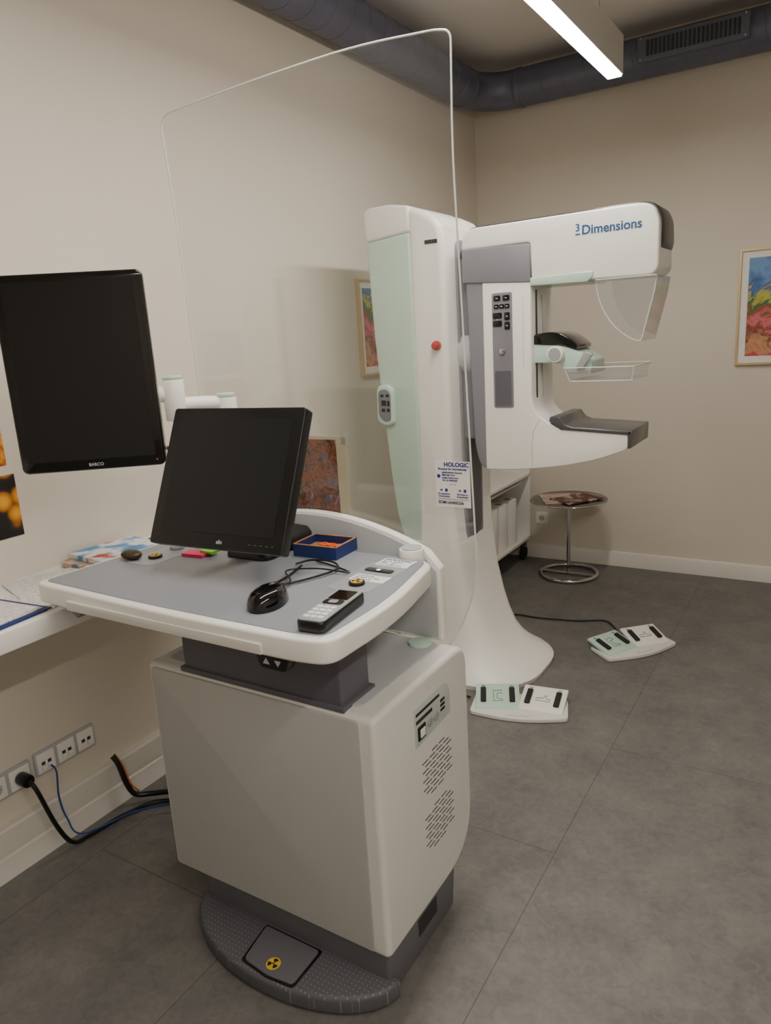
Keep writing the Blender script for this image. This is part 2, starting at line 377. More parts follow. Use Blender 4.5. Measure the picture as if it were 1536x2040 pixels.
# posters on left wall
for nm,y0,y1,z0,z1,mt,lab in (('poster',1.0,1.272,1.062,1.255,'art3','dark poster with glowing yellow petal shapes taped to wall'),('poster',1.0,1.255,1.285,1.465,'art4','dark poster with amber glowing shape taped to wall'),('poster',1.0,1.24,1.485,1.66,'art5','blue landscape poster taped to wall')):
    setoff((XL,(y0+y1)/2,z0)); o=box(nm,XL+.0001,XL+.002,y0,y1,z0,z1,M[mt]); props(o,lab,'poster')

def frame(name,lab,loc,axis,a0,a1,z0,z1,wall,sgn,fmat,amat,fw=.012,mw=.05):
    t=thing(name,lab,'picture',loc)
    def bx(n,p0,p1,q0,q1,d0,d1,mt):
        lo,hi=sorted((wall+sgn*d0,wall+sgn*d1))
        if axis=='x': return box(n,p0,p1,lo,hi,q0,q1,mt,t)
        return box(n,lo,hi,p0,p1,q0,q1,mt,t)
    bx('frame',a0,a1,z1-fw,z1,0.0005,.025,fmat); bx('frame',a0,a1,z0,z0+fw,0.0005,.025,fmat)
    bx('frame',a0,a0+fw,z0+fw,z1-fw,0.0005,.025,fmat); bx('frame',a1-fw,a1,z0+fw,z1-fw,0.0005,.025,fmat)
    bx('mount_board',a0+fw,a1-fw,z0+fw,z1-fw,.001,.012,M['paper']); bx('picture_print',a0+mw,a1-mw,z0+mw,z1-mw,.012,.0135,amat)
    return t
frame('framed_picture','colourful painted print in slim gold frame on wall',(-.28,YB,1.31),'x',-.541,-.03,1.31,1.95,YB,-1,M['gold'],M['art1'])
frame('framed_picture','colourful print in slim gold frame behind the machine',(XL,3.5,1.40),'y',3.24,3.72,1.40,1.89,XL,1,M['gold'],M['art1'],fw=.01,mw=.045)

# wall outlets
def socket_plate(y0,y1,z0,z1,kind):
    n=3 if kind=='net' else 2
    t=thing('wall_outlet','white %s wall outlet above the cable trunking'%('triple network' if kind=='net' else 'double power'),'outlet',(XL,(y0+y1)/2,z0))
    pl=prism('cover_plate',rrect(y0,y1,z0,z1,.006),'x',XL+.0005,XL+.010,M['ltgrey'],t,.002)
    w=(y1-y0)/n
    for k in range(n):
        yc=y0+w*(k+.5); zc=(z0+z1)/2
        prism('outlet_insert',rrect(yc-w*.42,yc+w*.42,zc-.034,zc+.034,.003),'x',XL+.010,XL+.014,M['white'],t,.001)
        if kind=='net':
            for s in (-1,1): box('network_jack',XL+.014,XL+.0155,yc+s*.011-.006,yc+s*.011+.006,zc-.006,zc+.004,M['hole'],t)
            for s in (-1,1): box('jack_flap',XL+.014,XL+.024,yc+s*.011-.009,yc+s*.011+.009,zc-.022,zc-.007,M['white'],t,.002)
        else:
            cyl('socket_well',(XL+.0142,yc,zc),(XL+.0152,yc,zc),.02,M['ltgrey'],t,seg=28)
            for s in (-1,1): cyl('socket_hole',(XL+.0152,yc+s*.0095,zc),(XL+.0158,yc+s*.0095,zc),.0028,M['hole'],t,seg=10)
    return t
socket_plate(1.16,1.387,.262,.345,'net')
socket_plate(.985,1.145,.255,.34,'pow')
t=thing('wall_outlet','single white power wall outlet near the floor','outlet',(-1.72,YB,.25))
prism('cover_plate',rrect(-1.765,-1.68,.25,.335,.008),'y',YB-.01,YB-.0005,M['white'],t,.002)
cyl('socket_well',(-1.7225,YB-.012,.2925),(-1.7225,YB-.009,.2925),.021,M['ltgrey'],t)
for s in (-1,1): cyl('socket_hole',(-1.7225+s*.0095,YB-.0125,.2925),(-1.7225+s*.0095,YB-.011,.2925),.003,M['hole'],t,seg=10)
# cables
t=thing('power_cable','thick black power cable plugged into the wall outlet','cable',(-2.07,1.25,0))
cyl('plug',(XL+.016,1.105,.297),(XL+.06,1.105,.297),.021,M['black'],t,bev=.004)
tube('cord',cr([(XL+.06,1.105,.297),(-2.07,1.11,.27),(-2.05,1.14,.13),(-2.06,1.19,.03),(-2.06,1.26,.012),(-2.04,1.38,.015),(-1.98,1.5,.014),(-1.8,1.56,.013),(-1.62,1.58,.013)]),.0075,M['black'],t)
t=thing('cable_bundle','braided black cable bundle coming out of cable trunking','cable',(-2.08,1.45,0))
tube('cord',cr([(-2.119,1.425,.20),(-2.10,1.43,.17),(-2.085,1.44,.09),(-2.07,1.46,.04),(-2.03,1.5,.03),(-1.96,1.54,.034),(-1.8,1.6,.034),(-1.62,1.62,.034)]),.010,M['black'],t)
tube('inner_wire',cr([(-2.119,1.432,.205),(-2.09,1.437,.17),(-2.074,1.448,.09),(-2.058,1.468,.05)]),.003,M['copper'],t,seg=6)
t=thing('network_cable','thin blue network cable plugged into the outlet','cable',(XL+.03,1.21,0))
tube('cord',cr([(XL+.02,1.205,.29),(XL+.045,1.207,.27),(XL+.045,1.2,.18),(XL+.06,1.205,.1),(-2.06,1.23,.035),(-2.0,1.4,.03),(-1.9,1.5,.03)]),.003,M['bluecable'],t,seg=8)

# ---------------------------------------------------------------- workstation console
W=thing('workstation_console','grey and white mobile medical workstation with clear upright radiation shield','medical workstation',(-1.2,1.43,0))
prof=roundpoly([(1.198,.13),(1.675,.13),(1.675,.775),(1.198,.775)],[.02,.17,.07,.02],10)
cb=prism('cabinet_body',prof,'x',-1.56,-.825,M['shell'],W,.030,6,ang=40)
prism('front_panel',roundpoly([(-1.54,.15),(-.862,.145),(-.862,.765),(-1.54,.765)],.012),'y',1.1925,1.2,M['panel'],W,.0015)
prism('cabinet_top',rrect(-1.52,-.88,1.235,1.62,.02),'z',.77,.779,M['ltgrey'],W,.002)
sp_=prism('connector_panel',roundpoly([(1.372,.608),(1.56,.618),(1.56,.715),(1.372,.715)],[.004,.004,.05,.004]),'x',-.828,-.8225,M['conn'],W,.001)
box('card_slot',-.824,-.8212,1.378,1.50,.692,.699,M['gloss'],sp_)
box('card_slot',-.824,-.8212,1.378,1.46,.671,.680,M['gloss'],sp_)
for yy_ in (1.445,1.478): cyl('knob',(-.824,yy_,.647),(-.819,yy_,.647),.0125,M['silver'],sp_,seg=24,bev=.001)
box('rocker_switch',-.824,-.8195,1.384,1.422,.622,.660,M['black'],sp_,.002)
box('rocker_switch',-.8205,-.817,1.392,1.415,.630,.652,M['white'],sp_,.001)
for k in range(3): box('data_port',-.824,-.8212,1.505,1.528,.645+k*.013,.652+k*.013,M['black'],sp_)
def vents(z0,z1):
    bm=bmesh.new(); nrow=10
    for r_ in range(nrow):
        z=z0+(z1-z0)*r_/(nrow-1)
        for c in range(4):
            y=1.402+c*.038+(.014 if r_%2 else 0)
            if r_ in (0,nrow-1) and c in (0,3): continue
            vs=[bm.verts.new((x,a,b_)) for x in (-.8255,-.8245) for a in (y,y+.031) for b_ in (z-.0014,z+.0014)]
            for f in ((0,1,3,2),(4,6,7,5),(0,4,5,1),(2,3,7,6),(0,2,6,4),(1,5,7,3)): bm.faces.new([vs[i] for i in f])
    fin('vent_slots',bm,M['hole'],cb)
vents(.445,.56); vents(.285,.40)
pl=prism('base_plinth',[(1.215,0.003),(1.56,0.003),(1.58,.14),(1.205,.14)],'x',-1.45,-.838,M['footgrey'],W,.008)
box('plinth_vent',-.8382,-.8365,1.36,1.46,.06,.11,M['hole'],pl)
cx=-1.145
pts=[(cx+.328*math.cos(a),1.235+.170*math.sin(a)) for a in [math.pi+math.pi*k/32 for k in range(33)]]
fp=prism('foot_plate',pts,'z',.003,.055,M['perf'],W,.012,3,ang=50)
fpd=prism('foot_pedal',roundpoly([(-1.225,1.20),(-1.205,1.088),(-1.12,1.078),(-1.045,1.086),(-1.045,1.20)],.012),'z',.05,.061,M['footgrey'],W,.003)
prism('pedal_recess',roundpoly([(-1.231,1.206),(-1.213,1.082),(-1.12,1.072),(-1.038,1.080),(-1.038,1.206)],.012),'z',.05,.0558,M['black'],fp,.0005)
cyl('warning_sticker',(-1.125,1.11,.061),(-1.125,1.11,.0617),.019,M['yellow'],fpd)
trefoil('radiation_symbol',(-1.125,1.11,.0622),.015,M['ink'],fpd)
box('lift_column',-1.42,-.915,1.207,1.325,.70,.965,M['dgrey'],W,.004)
box('column_collar',-1.43,-.905,1.2,1.335,.772,.786,M['dgrey'],W,.002)
# worktop
out=[(-1.785,1.056),(-1.3,1.038),(-.9,1.045),(-.82,1.06),(-.812,1.30),(-.868,1.60),(-1.75,1.60)]
wt=prism('worktop',roundpoly(out,[.028,.2,.1,.075,.15,.06,.05],8),'z',.966,1.02,M['white'],W,.008,5,ang=40)
inn=[(-1.765,1.076),(-1.3,1.060),(-.91,1.067),(-.843,1.080),(-.836,1.30),(-.89,1.595),(-1.73,1.595)]
ws=prism('work_surface',roundpoly(inn,[.02,.2,.1,.06,.15,.04,.03],8),'z',1.018,1.0222,M['topgrey'],W,.001)
dr=prism('keyboard_drawer',roundpoly([(-1.635,.970),(-.985,.970),(-.985,.995),(-1.635,.995)],.004),'y',1.0385,1.06,M['shell'],W,.002)
prism('control_pad',rrect(-1.02,-.90,1.31,1.54,.03),'z',1.022,1.0234,M['inset'],ws,.0006)
prism('control_pad',rrect(-1.69,-1.58,1.27,1.5,.03),'z',1.022,1.0234,M['inset'],ws,.0006)
def xbutton(x,y):
    b1=cyl('exposure_button',(x,y,1.0234),(x,y,1.031),.02,M['black'],W,bev=.002)
    cyl('button_cap',(x,y,1.031),(x,y,1.0325),.0145,M['yellow'],b1); trefoil('radiation_symbol',(x,y,1.0329),.0115,M['ink'],b1)
xbutton(-.957,1.362); xbutton(-1.632,1.335)
es=cyl('emergency_stop',(-1.645,1.43,1.0234),(-1.645,1.43,1.034),.022,M['ltgrey'],W,bev=.003); cyl('stop_cap',(-1.645,1.43,1.034),(-1.645,1.43,1.046),.014,M['red'],es,bev=.003)
dd=prism('status_display',rrect(-1.0,-.92,1.457,1.481,.008),'z',1.0234,1.0262,M['gloss'],W,.0008)
box('indicator_light',-.967,-.957,1.464,1.474,1.0262,1.0267,M['ledg'],dd)
st=box('sticker',-1.0,-.90,1.388,1.432,1.0234,1.024,M['paper'],W)
text('ACHTUNG',.010,M['ink'],st,(-.994,1.418,1.0242),(1,0,0),(0,1,0)); text('Typ 3DM  SN 1604',.009,M['ink'],st,(-.994,1.406,1.0242),(1,0,0),(0,1,0)); text('Strahlenschutz',.009,M['ink'],st,(-.994,1.394,1.0242),(1,0,0),(0,1,0))
st=box('sticker',-1.0,-.905,1.51,1.57,1.0234,1.024,M['paper'],W)
text('HOLOGIC',.018,M['navy'],st,(-.995,1.553,1.0242),(1,0,0),(0,1,0),bold=.02)
text('Service Hotline',.0095,M['navy'],st,(-.994,1.541,1.0242),(1,0,0),(0,1,0)); text('0800 - 1604',.0095,M['navy'],st,(-.994,1.529,1.0242),(1,0,0),(0,1,0)); text('www.hologic.com',.0095,M['navy'],st,(-.994,1.516,1.0242),(1,0,0),(0,1,0))
hb=prism('height_button_panel',roundpoly([(-1.035,.967),(-.935,.967),(-.95,.924),(-1.02,.924)],.008),'y',1.068,1.10,M['black'],W,.002)
for s,xc in ((1,-1.0),(-1,-.968)):
    prism('arrow_symbol',[(xc-.009,.942-s*.006),(xc+.009,.942-s*.006),(xc,.942+s*.008)],'y',1.0665,1.0682,M['ltgrey'],hb)
prism('edge_bracket',[(-1.74,.968),(-1.63,.968),(-1.635,.945),(-1.65,.932),(-1.68,.95)],'y',1.075,1.16,M['mgrey'],W,.002)
# arched back panel
def arch(inset,zb):
    x0,x1=-1.71+inset,-.880-inset; P=[(x0,zb+inset)]
    P+= [(x0,.99)]
    for k in range(1,24):
        t=k/24; x=x0+(x1-.004-x0)*t; z=1.0+.112*math.sin(math.pi*min(1,(t*.97+.02)))**.75 - inset*.9; P.append((x,z))
    P+=[(x1,.985-inset),(x1,zb+inset)]
    return P
prism('back_panel',arch(0,.775),'y',1.642,1.672,M['white'],W,.005,3,ang=40)
prism('back_panel_face',arch(.010,.775),'y',1.6375,1.643,M['ltgrey'],W,.001,ang=40)
cyl('shield_bracket',(-.945,1.61,1.0),(-.945,1.61,1.045),.034,M['white'],W,bev=.003); cyl('bracket_cap',(-.945,1.61,1.045),(-.945,1.61,1.048),.028,M['ltgrey'],W)
cyl('shield_post_pad',(-.925,1.595,.778),(-.925,1.595,.787),.032,M['mintlt'],W,bev=.002)
# shield
so=[(-.887,.74),(-.845,.80),(-.80,.91),(-.788,1.0),(-.79,1.06),(-.818,2.02),(-.812,2.262),(-.85,2.272),(-1.07,2.29),(-1.39,2.285),(-1.74,2.268),(-1.765,2.245),(-1.75,2.0),(-1.735,1.43),(-1.72,.9),(-1.70,.80)]
sr=roundpoly(so,[.02,.05,.05,.05,.05,.1,.02,.03,.15,.15,.02,.02,.1,.1,.05,.03],5)
sh=prism('radiation_shield',sr,'y',1.676,1.686,M['acryl'],W,0)
tube('shield_edge',[(p[0],1.681,p[1]) for p in sr],.0026,M['edge'],sh,seg=8,closed=True)
lb=box('instruction_label',-.897,-.797,1.674,1.6755,1.150,1.272,M['paper'],sh)
yt=1.6735
text('HOLOGIC',.0158,M['navy'],lb,(-.835,yt,1.2585),align='CENTER',bold=.03)
text('Brauchen Sie Unterstützung?',.0071,M['navy'],lb,(-.847,yt,1.2495),align='CENTER',bold=.02)
for i,s_ in enumerate(('gebührenfreie Nummer','0800 083 3333','mobile Rufnummer','+49 30 97895000')): text(s_,.0062,M['navy'],lb,(-.878,yt,1.2405-i*.0072),bold=.015)
cyl('phone_icon',(-.8875,1.6735,1.232),(-.8875,1.674,1.232),.005,M['navy'],lb,seg=20)
text('<   >',.008,M['navy'],lb,(-.847,yt,1.208),align='CENTER')
for xk,l1,l2 in ((-.874,'Für technische','Unterstützung'),(-.82,'Bei Fragen zu','Anwendungen')):
    box('label_icon',xk+.004,xk+.011,1.6733,1.674,1.191,1.199,M['navy'],lb); box('label_icon',xk-.01,xk-.004,1.6733,1.674,1.193,1.197,M['blue'],lb)
    text(l1,.0058,M['navy'],lb,(xk,yt,1.183),align='CENTER',bold=.015); text(l2,.0058,M['navy'],lb,(xk,yt,1.1765),align='CENTER',bold=.015)
box('label_icon',-.892,-.802,1.6733,1.674,1.1705,1.1712,M['navy'],lb)
text('3DM160400256',.0115,M['ink'],lb,(-.892,yt,1.158),bold=.01)

t=thing('taped_picture','autumn coloured art print taped to the clear shield','picture',(-1.31,1.69,1.08))
box('backing_card',-1.45,-1.19,1.6885,1.6905,1.08,1.328,M['mat'],t); box('picture_print',-1.44,-1.225,1.6875,1.6886,1.09,1.318,M['art2'],t)
box('clear_tape',-1.205,-1.175,1.6868,1.6874,1.305,1.345,M['acryl3'],t)

# ---------------------------------------------------------------- large display on arm
D=thing('medical_display','large portrait medical display with black bezel on white arm','monitor',(-1.751,1.273,1.548),(0,0,.67))
bk=box('rear_housing',-.175,.175,.02,.065,-.245,.245,M['white'],D,.02,4)
prism('rear_rim',rrect(-.192,.192,-.261,.261,.018),'y',.022,.036,M['white'],D,.003)
bz=prism('bezel',rrect(-.193,.193,-.262,.262,.018),'y',-.008,.024,M['gloss'],D,.005)
prism('screen',rrect(-.168,.168,-.232,.242,.002),'y',-.0095,-.0075,M['screen'],D)
text('BARCO',.012,M['ltgrey'],bz,(0.005,-.0085,-.2505),align='CENTER',bold=.02)
cyl('power_light',(.17,-.0085,-.245),(.17,-.0078,-.245),.0025,M['orange'],bz,seg=10)
box('mount_plate',-.05,.05,.065,.08,-.05,.05,M['white'],D,.004)
MX=Matrix.Translation((-1.751,1.273,1.548))@Matrix.Rotation(.67,4,'Z'); MI=MX.inverted()
def LP(p): return tuple(MI@Vector(p))
cyl('arm_joint',LP((-1.61,1.46,1.40)),LP((-1.61,1.46,1.515)),.030,M['white'],D,bev=.004); cyl('joint_cap',LP((-1.61,1.46,1.515)),LP((-1.61,1.46,1.526)),.028,M['mint'],D,bev=.003)
tube('arm_link',[LP((-1.80,1.335,1.485)),LP((-1.70,1.40,1.48)),LP((-1.61,1.46,1.475))],.024,M['white'],D,seg=14)
tube('arm_link',[LP((-1.61,1.46,1.443)),LP((-1.585,1.53,1.44)),LP((-1.55,1.6,1.435))],.022,M['white'],D,seg=14)
cyl('arm_joint',LP((-1.55,1.60,1.35)),LP((-1.55,1.60,1.452)),.032,M['white'],D,bev=.004); cyl('joint_cap',LP((-1.55,1.60,1.452)),LP((-1.55,1.60,1.464)),.030,M['mint'],D,bev=.003)
cyl('arm_post',LP((-1.55,1.60,1.025)),LP((-1.55,1.60,1.36)),.02,M['white'],D)
tube('display_cable',cr([LP((-1.72,1.35,1.47)),LP((-1.675,1.39,1.40)),LP((-1.65,1.41,1.345)),LP((-1.62,1.43,1.325)),LP((-1.59,1.45,1.36)),LP((-1.58,1.47,1.41))]),.0055,M['black'],D,seg=8)

# touch monitor
EC=(-1.312,1.325,1.275)
E=thing('touch_monitor','black touchscreen monitor leaning back on the grey worktop','monitor',EC,(-.446,0,.075))
bz=prism('bezel',rrect(-.211,.211,-.184,.184,.008),'y',-.004,.03,M['black'],E,.003)
prism('screen',rrect(-.180,.180,-.146,.153,.002),'y',-.0052,-.0035,M['screenm'],E)
box('rear_housing',-.165,.165,.03,.06,-.15,.15,M['black'],E,.01)
text('elo',.015,M['ltgrey'],bz,(0.02,-.0052,-.171),align='CENTER',bold=.02)
for k in range(5): box('menu_mark',.11+k*.017,.117+k*.017,-.0052,-.0042,-.167,-.166,M['mgrey'],bz)
ME=(Matrix.Translation(EC)@Matrix.Rotation(.075,4,'Z')@Matrix.Rotation(-.446,4,'X')).inverted()
def LE(p): return tuple(ME@Vector(p))
tube('stand_neck',[LE((-1.34,1.40,1.24)),LE((-1.34,1.44,1.15)),LE((-1.35,1.46,1.035))],.026,M['black'],E,seg=14)
rings=[[LE((-1.37+a*k,1.465+b_*k,z)) for a,b_ in rrect(-.08,.08,-.045,.045,.03)] for z,k in ((1.0225,1),(1.033,1),(1.043,.9),(1.046,.5))]
loft('stand_base',rings,M['black'],E)
t=thing('card_reader','small black box device standing behind the monitor','device',(-1.32,1.59,1.0225))
prism('device_body',[(-1.40,1.0227),(-1.285,1.0227),(-1.285,1.06),(-1.30,1.075),(-1.40,1.08)],'y',1.535,1.625,M['rubber'],t,.008)
t=thing('monitor_cable','thin black looped cable beside the monitor','cable',(-1.1,1.4,1.022))
tube('cord',cr([(-1.17,1.42,1.028),(-1.15,1.34,1.027),(-1.14,1.28,1.027),(-1.10,1.31,1.028),(-1.06,1.42,1.03),(-1.10,1.46,1.035),(-1.16,1.45,1.035),(-1.19,1.42,1.03)]),.003,M['black'],t,seg=8)
tube('cord',cr([(-1.10,1.255,1.035),(-1.11,1.30,1.033),(-1.17,1.36,1.033),(-1.10,1.40,1.034),(-1.02,1.42,1.027),(-1.08,1.45,1.026),(-1.16,1.47,1.027)]),.0022,M['black'],t,seg=8)

# mouse
Mo=thing('computer_mouse','glossy black computer mouse on the grey worktop','mouse',(-1.075,1.178,1.0225),(0,0,.22))
rings=[]
for i in range(11):
    t_=i/10; zz=.042*math.sin(t_*math.pi/2); k=max(.02,math.cos(t_*math.pi/2)**.5)
    rings.append([(.041*k*math.cos(a)*(1-.12*math.sin(a)),.067*k*math.sin(a)-.006*t_,zz) for a in [2*math.pi*j/32 for j in range(32)]])
loft('mouse_body',rings,M['gloss'],Mo)
cyl('scroll_wheel',(-.003,.035,.031),(.003,.035,.031),.009,M['rubber'],Mo,seg=20)
# phone
Ph=thing('cordless_phone','black and silver cordless phone handset lying on worktop','phone',(-.893,1.172,1.0228),(0,0,.12))
prism('phone_body',rrect(-.033,.033,-.098,.098,.014),'z',0,.026,M['black'],Ph,.006)
fc=prism('phone_face',rrect(-.031,.031,-.095,.095,.012),'z',.0245,.0285,M['silver'],Ph,.001)
prism('phone_screen',rrect(-.024,.024,.026,.080,.003),'z',.0283,.0292,M['gloss'],Ph)
prism('navigation_key',rrect(-.023,.023,-.004,.021,.006),'z',.0282,.0305,M['black'],Ph,.001); prism('navigation_key',rrect(-.010,.010,0,.017,.004),'z',.0303,.0312,M['silver'],Ph,.0005)
for r_ in range(4):
    for c in range(3): prism('key',rrect(-.023+c*.0162,-.0095+c*.0162,-.083+r_*.0185,-.0705+r_*.0185,.003),'z',.0282,.0300,M['glow'],Ph,.0005)
# small box
B=thing('open_box','small blue cardboard box with orange items inside','box',(-1.19,1.555,1.0225),(0,0,.05))
for a in ((-.07,.07,-.055,-.05),(-.07,.07,.05,.055)): box('box_side',a[0],a[1],a[2],a[3],0,.034,M['bluecard'],B)
for a in ((-.07,-.065),(.065,.07)): box('box_side',a[0],a[1],-.05,.05,0,.034,M['bluecard'],B)
box('box_floor',-.065,.065,-.05,.05,0,.012,M['wood'],B)
for s in (-1,1): box('box_rim',-.07,.07,s*.053-.003,s*.053+.003,.034,.0355,M['wood'],B); box('box_rim',s*.068-.003,s*.068+.003,-.055,.055,.034,.0355,M['wood'],B)
for k in range(6):
    px_=-1.21+(k%3)*.027; py=1.54+(k//3)*.035
    th=thing('ring_clip','small coloured ring clip lying in the box','clip',(px_,py,1.0348),(0,0,k),group='ring clips in the box')
    tube('ring',[( .0105*math.cos(a),.0105*math.sin(a),.004) for a in [2*math.pi*j/18 for j in range(18)]],.0038,M['purple'] if k==1 else M['orange'],th,seg=8,closed=True)
setoff(); o=ell('polished_stone',(0,0,0),.036,.024,.014,M['stone'],None,zmin=-.9); o.location=(-1.69,1.30,1.0365); props(o,'small dark polished stone with bronze speckles','stone')
flat('sticky_notes','stack of neon pink sticky notes','sticky notes',(-1.535,1.40,1.0225),.075,.04,.008,.1,M['neonp'],group='sticky notes')
flat('sticky_notes','stack of neon green sticky notes','sticky notes',(-1.50,1.42,1.0307),.05,.035,.006,-.1,M['neong'],group='sticky notes')

# ---------------------------------------------------------------- mammography machine
G=thing('mammography_machine','white and mint mammography machine with tall column and curved arm','medical machine',(-1.55,3.08,0))
K=1.05
def S(p): return (p[0]*K,1.6+(p[1]-1.6)*K)
NY,FY=2.94,3.205
YC=3.08
def sec(z,x0,x1,hy,r): return [(a,YC+b_,z) for a,b_ in rrect(x0,x1,-hy,hy,r,8)]
secs=[(0.0,-1.93,-1.105,.325,.26),(.022,-1.935,-1.10,.33,.26),(.034,-1.925,-1.115,.32,.25),(.05,-1.90,-1.15,.305,.24),(.075,-1.87,-1.20,.285,.21),(.11,-1.83,-1.25,.265,.18),(.16,-1.80,-1.295,.248,.15),(.23,-1.775,-1.335,.238,.12),(.33,-1.755,-1.375,.232,.09),(.45,-1.745,-1.41,.228,.065),(.6,-1.735,-1.435,.2255,.045),(.72,-1.73,-1.446,.2235,.035),(.85,-1.72,-1.453,.2205,.03),(.95,-1.71,-1.46,.216,.03)]
foot=loft('flared_foot',[sec(*s) for s in secs],M['white'],G)
cp=[(-1.62,.45),(-1.45,.45),(-1.452,1.95),(-1.46,2.03),(-1.50,2.075),(-1.56,2.105),(-1.62,2.125)]
col=prism('column_front',cp,'y',YC-.222,YC+.222,M['white'],G,.03,5,ang=40)
mp_=[(-1.605,.60),(-1.70,.60),(-1.745,.78),(-1.765,.95),(-1.79,1.25),(-1.815,1.6),(-1.828,2.0),(-1.605,2.02)]
prism('column_side_cover',mp_,'y',YC-.2245,YC+.2245,M['mint'],G,.014,4,ang=30)
tp=[(-1.605,2.02),(-1.828,2.0),(-1.835,2.13),(-1.80,2.142),(-1.70,2.142),(-1.605,2.125)]
prism('column_cap',tp,'y',YC-.2245,YC+.2245,M['white'],G,.014,4,ang=30)
rl=prism('lift_rail',roundpoly([(YC-.11,.60),(YC+.08,.60),(YC+.11,1.98),(YC-.11,1.98)],[.09,.09,.05,.05],8),'x',-1.47,-1.44,M['mgrey'],G,.006)
prism('lift_rail_inner',roundpoly([(YC-.085,.65),(YC+.055,.65),(YC+.085,1.95),(YC-.085,1.95)],[.07,.07,.05,.05],8),'x',-1.442,-1.4375,M['dgrey'],rl,.001)
box('status_light',-1.535,-1.475,YC-.2245,YC-.2215,1.962,1.978,M['black'],col,.001); cyl('indicator_light',(-1.5,YC-.2255,1.970),(-1.5,YC-.2243,1.970),.003,M['blue'],col,seg=12)
e=cyl('emergency_stop',(-1.495,YC-.24,1.545),(-1.495,YC-.22,1.545),.020,M['red'],G,bev=.003); cyl('stop_cap',(-1.495,YC-.255,1.545),(-1.495,YC-.24,1.545),.014,M['red'],e,bev=.003)
hx,hz=-1.765,1.29
sc=prism('side_control',roundpoly([(hx-.045,hz-.07),(hx-.01,hz-.095),(hx+.045,hz-.09),(hx+.05,hz+.07),(hx+.02,hz+.095),(hx-.04,hz+.09)],.03,6),'y',YC-.25,YC-.21,M['mintlt'],G,.012,4)
pp=prism('button_plate',roundpoly([(hx-.03,hz-.05),(hx,hz-.075),(hx+.033,hz-.07),(hx+.036,hz+.055),(hx+.015,hz+.075),(hx-.028,hz+.07)],.02,6),'y',YC-.2515,YC-.249,M['mgrey'],sc,.001)
for i,(bx_,bz_,w_,h_) in enumerate(((-.008,.045,.013,.01),(.02,.045,.013,.01),(0,.012,.02,.02),(.024,.01,.01,.02),(-.004,-.02,.014,.012),(.022,-.02,.012,.012))):
    prism('button',rrect(hx+bx_-w_/1.6,hx+bx_+w_/1.6,hz+bz_-h_/1.6,hz+bz_+h_/1.6,.004),'y',YC-.254,YC-.251,M['black'],pp,.001)
box('arm_carriage',-1.46,-1.385,YC-.09,YC+.1,1.12,1.9,M['mgrey'],G,.012)
cyl('pivot_hub',(-1.46,YC,1.5),(-1.38,YC,1.5),.12,M['ltgrey'],G,seg=48,bev=.004)
# C arm
armp=[(-1.253,1.79),(-1.05,1.79),(-1.05,1.32),(-1.04,1.27),(-1.0,1.235),(-.95,1.207),(-.672,1.19),(-.668,1.128),(-.74,1.097),(-.806,1.076),(-.92,1.05),(-1.042,1.034),(-1.17,1.024),(-1.256,1.024)]
arm=prism('c_arm',roundpoly([S(p) for p in armp],[.0,.0,.06,.05,.03,.01,.008,.02,.05,.05,.08,.08,.05,.0],5),'y',NY,FY,M['white'],G,.022,4,ang=28)
tube('arm_seam',[(S((a,0))[0],NY-.0002,S((0,b_))[1]) for a,b_ in ((-1.05,1.045),(-1.053,1.12),(-1.045,1.19),(-1.02,1.235))],.0010,M['seam'],arm,seg=6)
bkp=[(-1.325,1.79),(-1.25,1.79),(-1.252,1.022),(-1.285,1.045),(-1.305,1.12)]
prism('arm_back_cover',roundpoly([S(p) for p in bkp],[0,0,.02,.02,.05],4),'y',NY+.004,FY-.004,M['mgrey'],G,.018,4,ang=30)
gp=[(-1.338,1.785),(-1.05,1.765),(-1.048,1.9),(-1.055,1.91),(-1.338,1.915)]
prism('shoulder_cover',[S(p) for p in gp],'y',NY-.004,FY+.004,M['mgrey'],G,.008,3)
hp=[(-1.34,1.912),(-1.052,1.912),(-1.046,1.758),(-.60,1.752),(-.578,1.775),(-.578,1.94),(-.60,1.985),(-.64,1.998),(-1.30,1.992),(-1.335,1.965)]
hd=prism('tube_head',roundpoly([S(p) for p in hp],[0,.012,.0,.015,.02,.04,.02,.02,.03,.02],5),'y',NY,FY-.02,M['white'],G,.014,4,ang=28)
cp_=[(-1.32,1.992),(-1.30,1.999),(-.64,2.006),(-.597,1.994),(-.573,1.95),(-.569,1.87),(-.576,1.845),(-.585,1.84),(-.61,1.98),(-1.30,1.985)]
prism('head_top_cover',roundpoly([S(p) for p in cp_],[0,.01,.02,.03,.03,.02,.01,0,0,0],5),'y',NY+.035,FY-.035,M['cap'],G,.006,3)
ms=[(-1.05,1.752),(-.83,1.748),(-.808,1.765),(-.806,1.787),(-1.05,1.782)]
prism('mint_trim',[S(p) for p in ms],'y',NY-.005,FY-.015,M['mint'],G,.004)
sz=.0475
text('Dimensions',sz,M['blue'],hd,(-.894,NY-.0015,1.932),bold=.018)
text('3',sz*.80,M['blue'],hd,(-.9185,NY-.0015,1.9455),bold=.012); box('logo_bar',-.918,-.899,NY-.002,NY-.0005,1.932,1.9365,M['blue'],hd)
x0,z1=S((-1.211,1.737)); x1,z0=S((-1.126,1.285))
cpn=prism('control_panel',rrect(x0,x1,z0,z1,.008),'y',NY-.004,NY+.01,M['mgrey'],G,.002)
prism('holder_recess',rrect(x0+.008,x1-.008,z0+.008,z0+.155,.006),'y',NY-.0048,NY-.0035,M['dgrey'],cpn)
cyl('knob',((x0+x1)/2,NY-.012,S((0,1.51))[1]),((x0+x1)/2,NY-.003,S((0,1.51))[1]),.013,M['chrome'],cpn,seg=24,bev=.002)
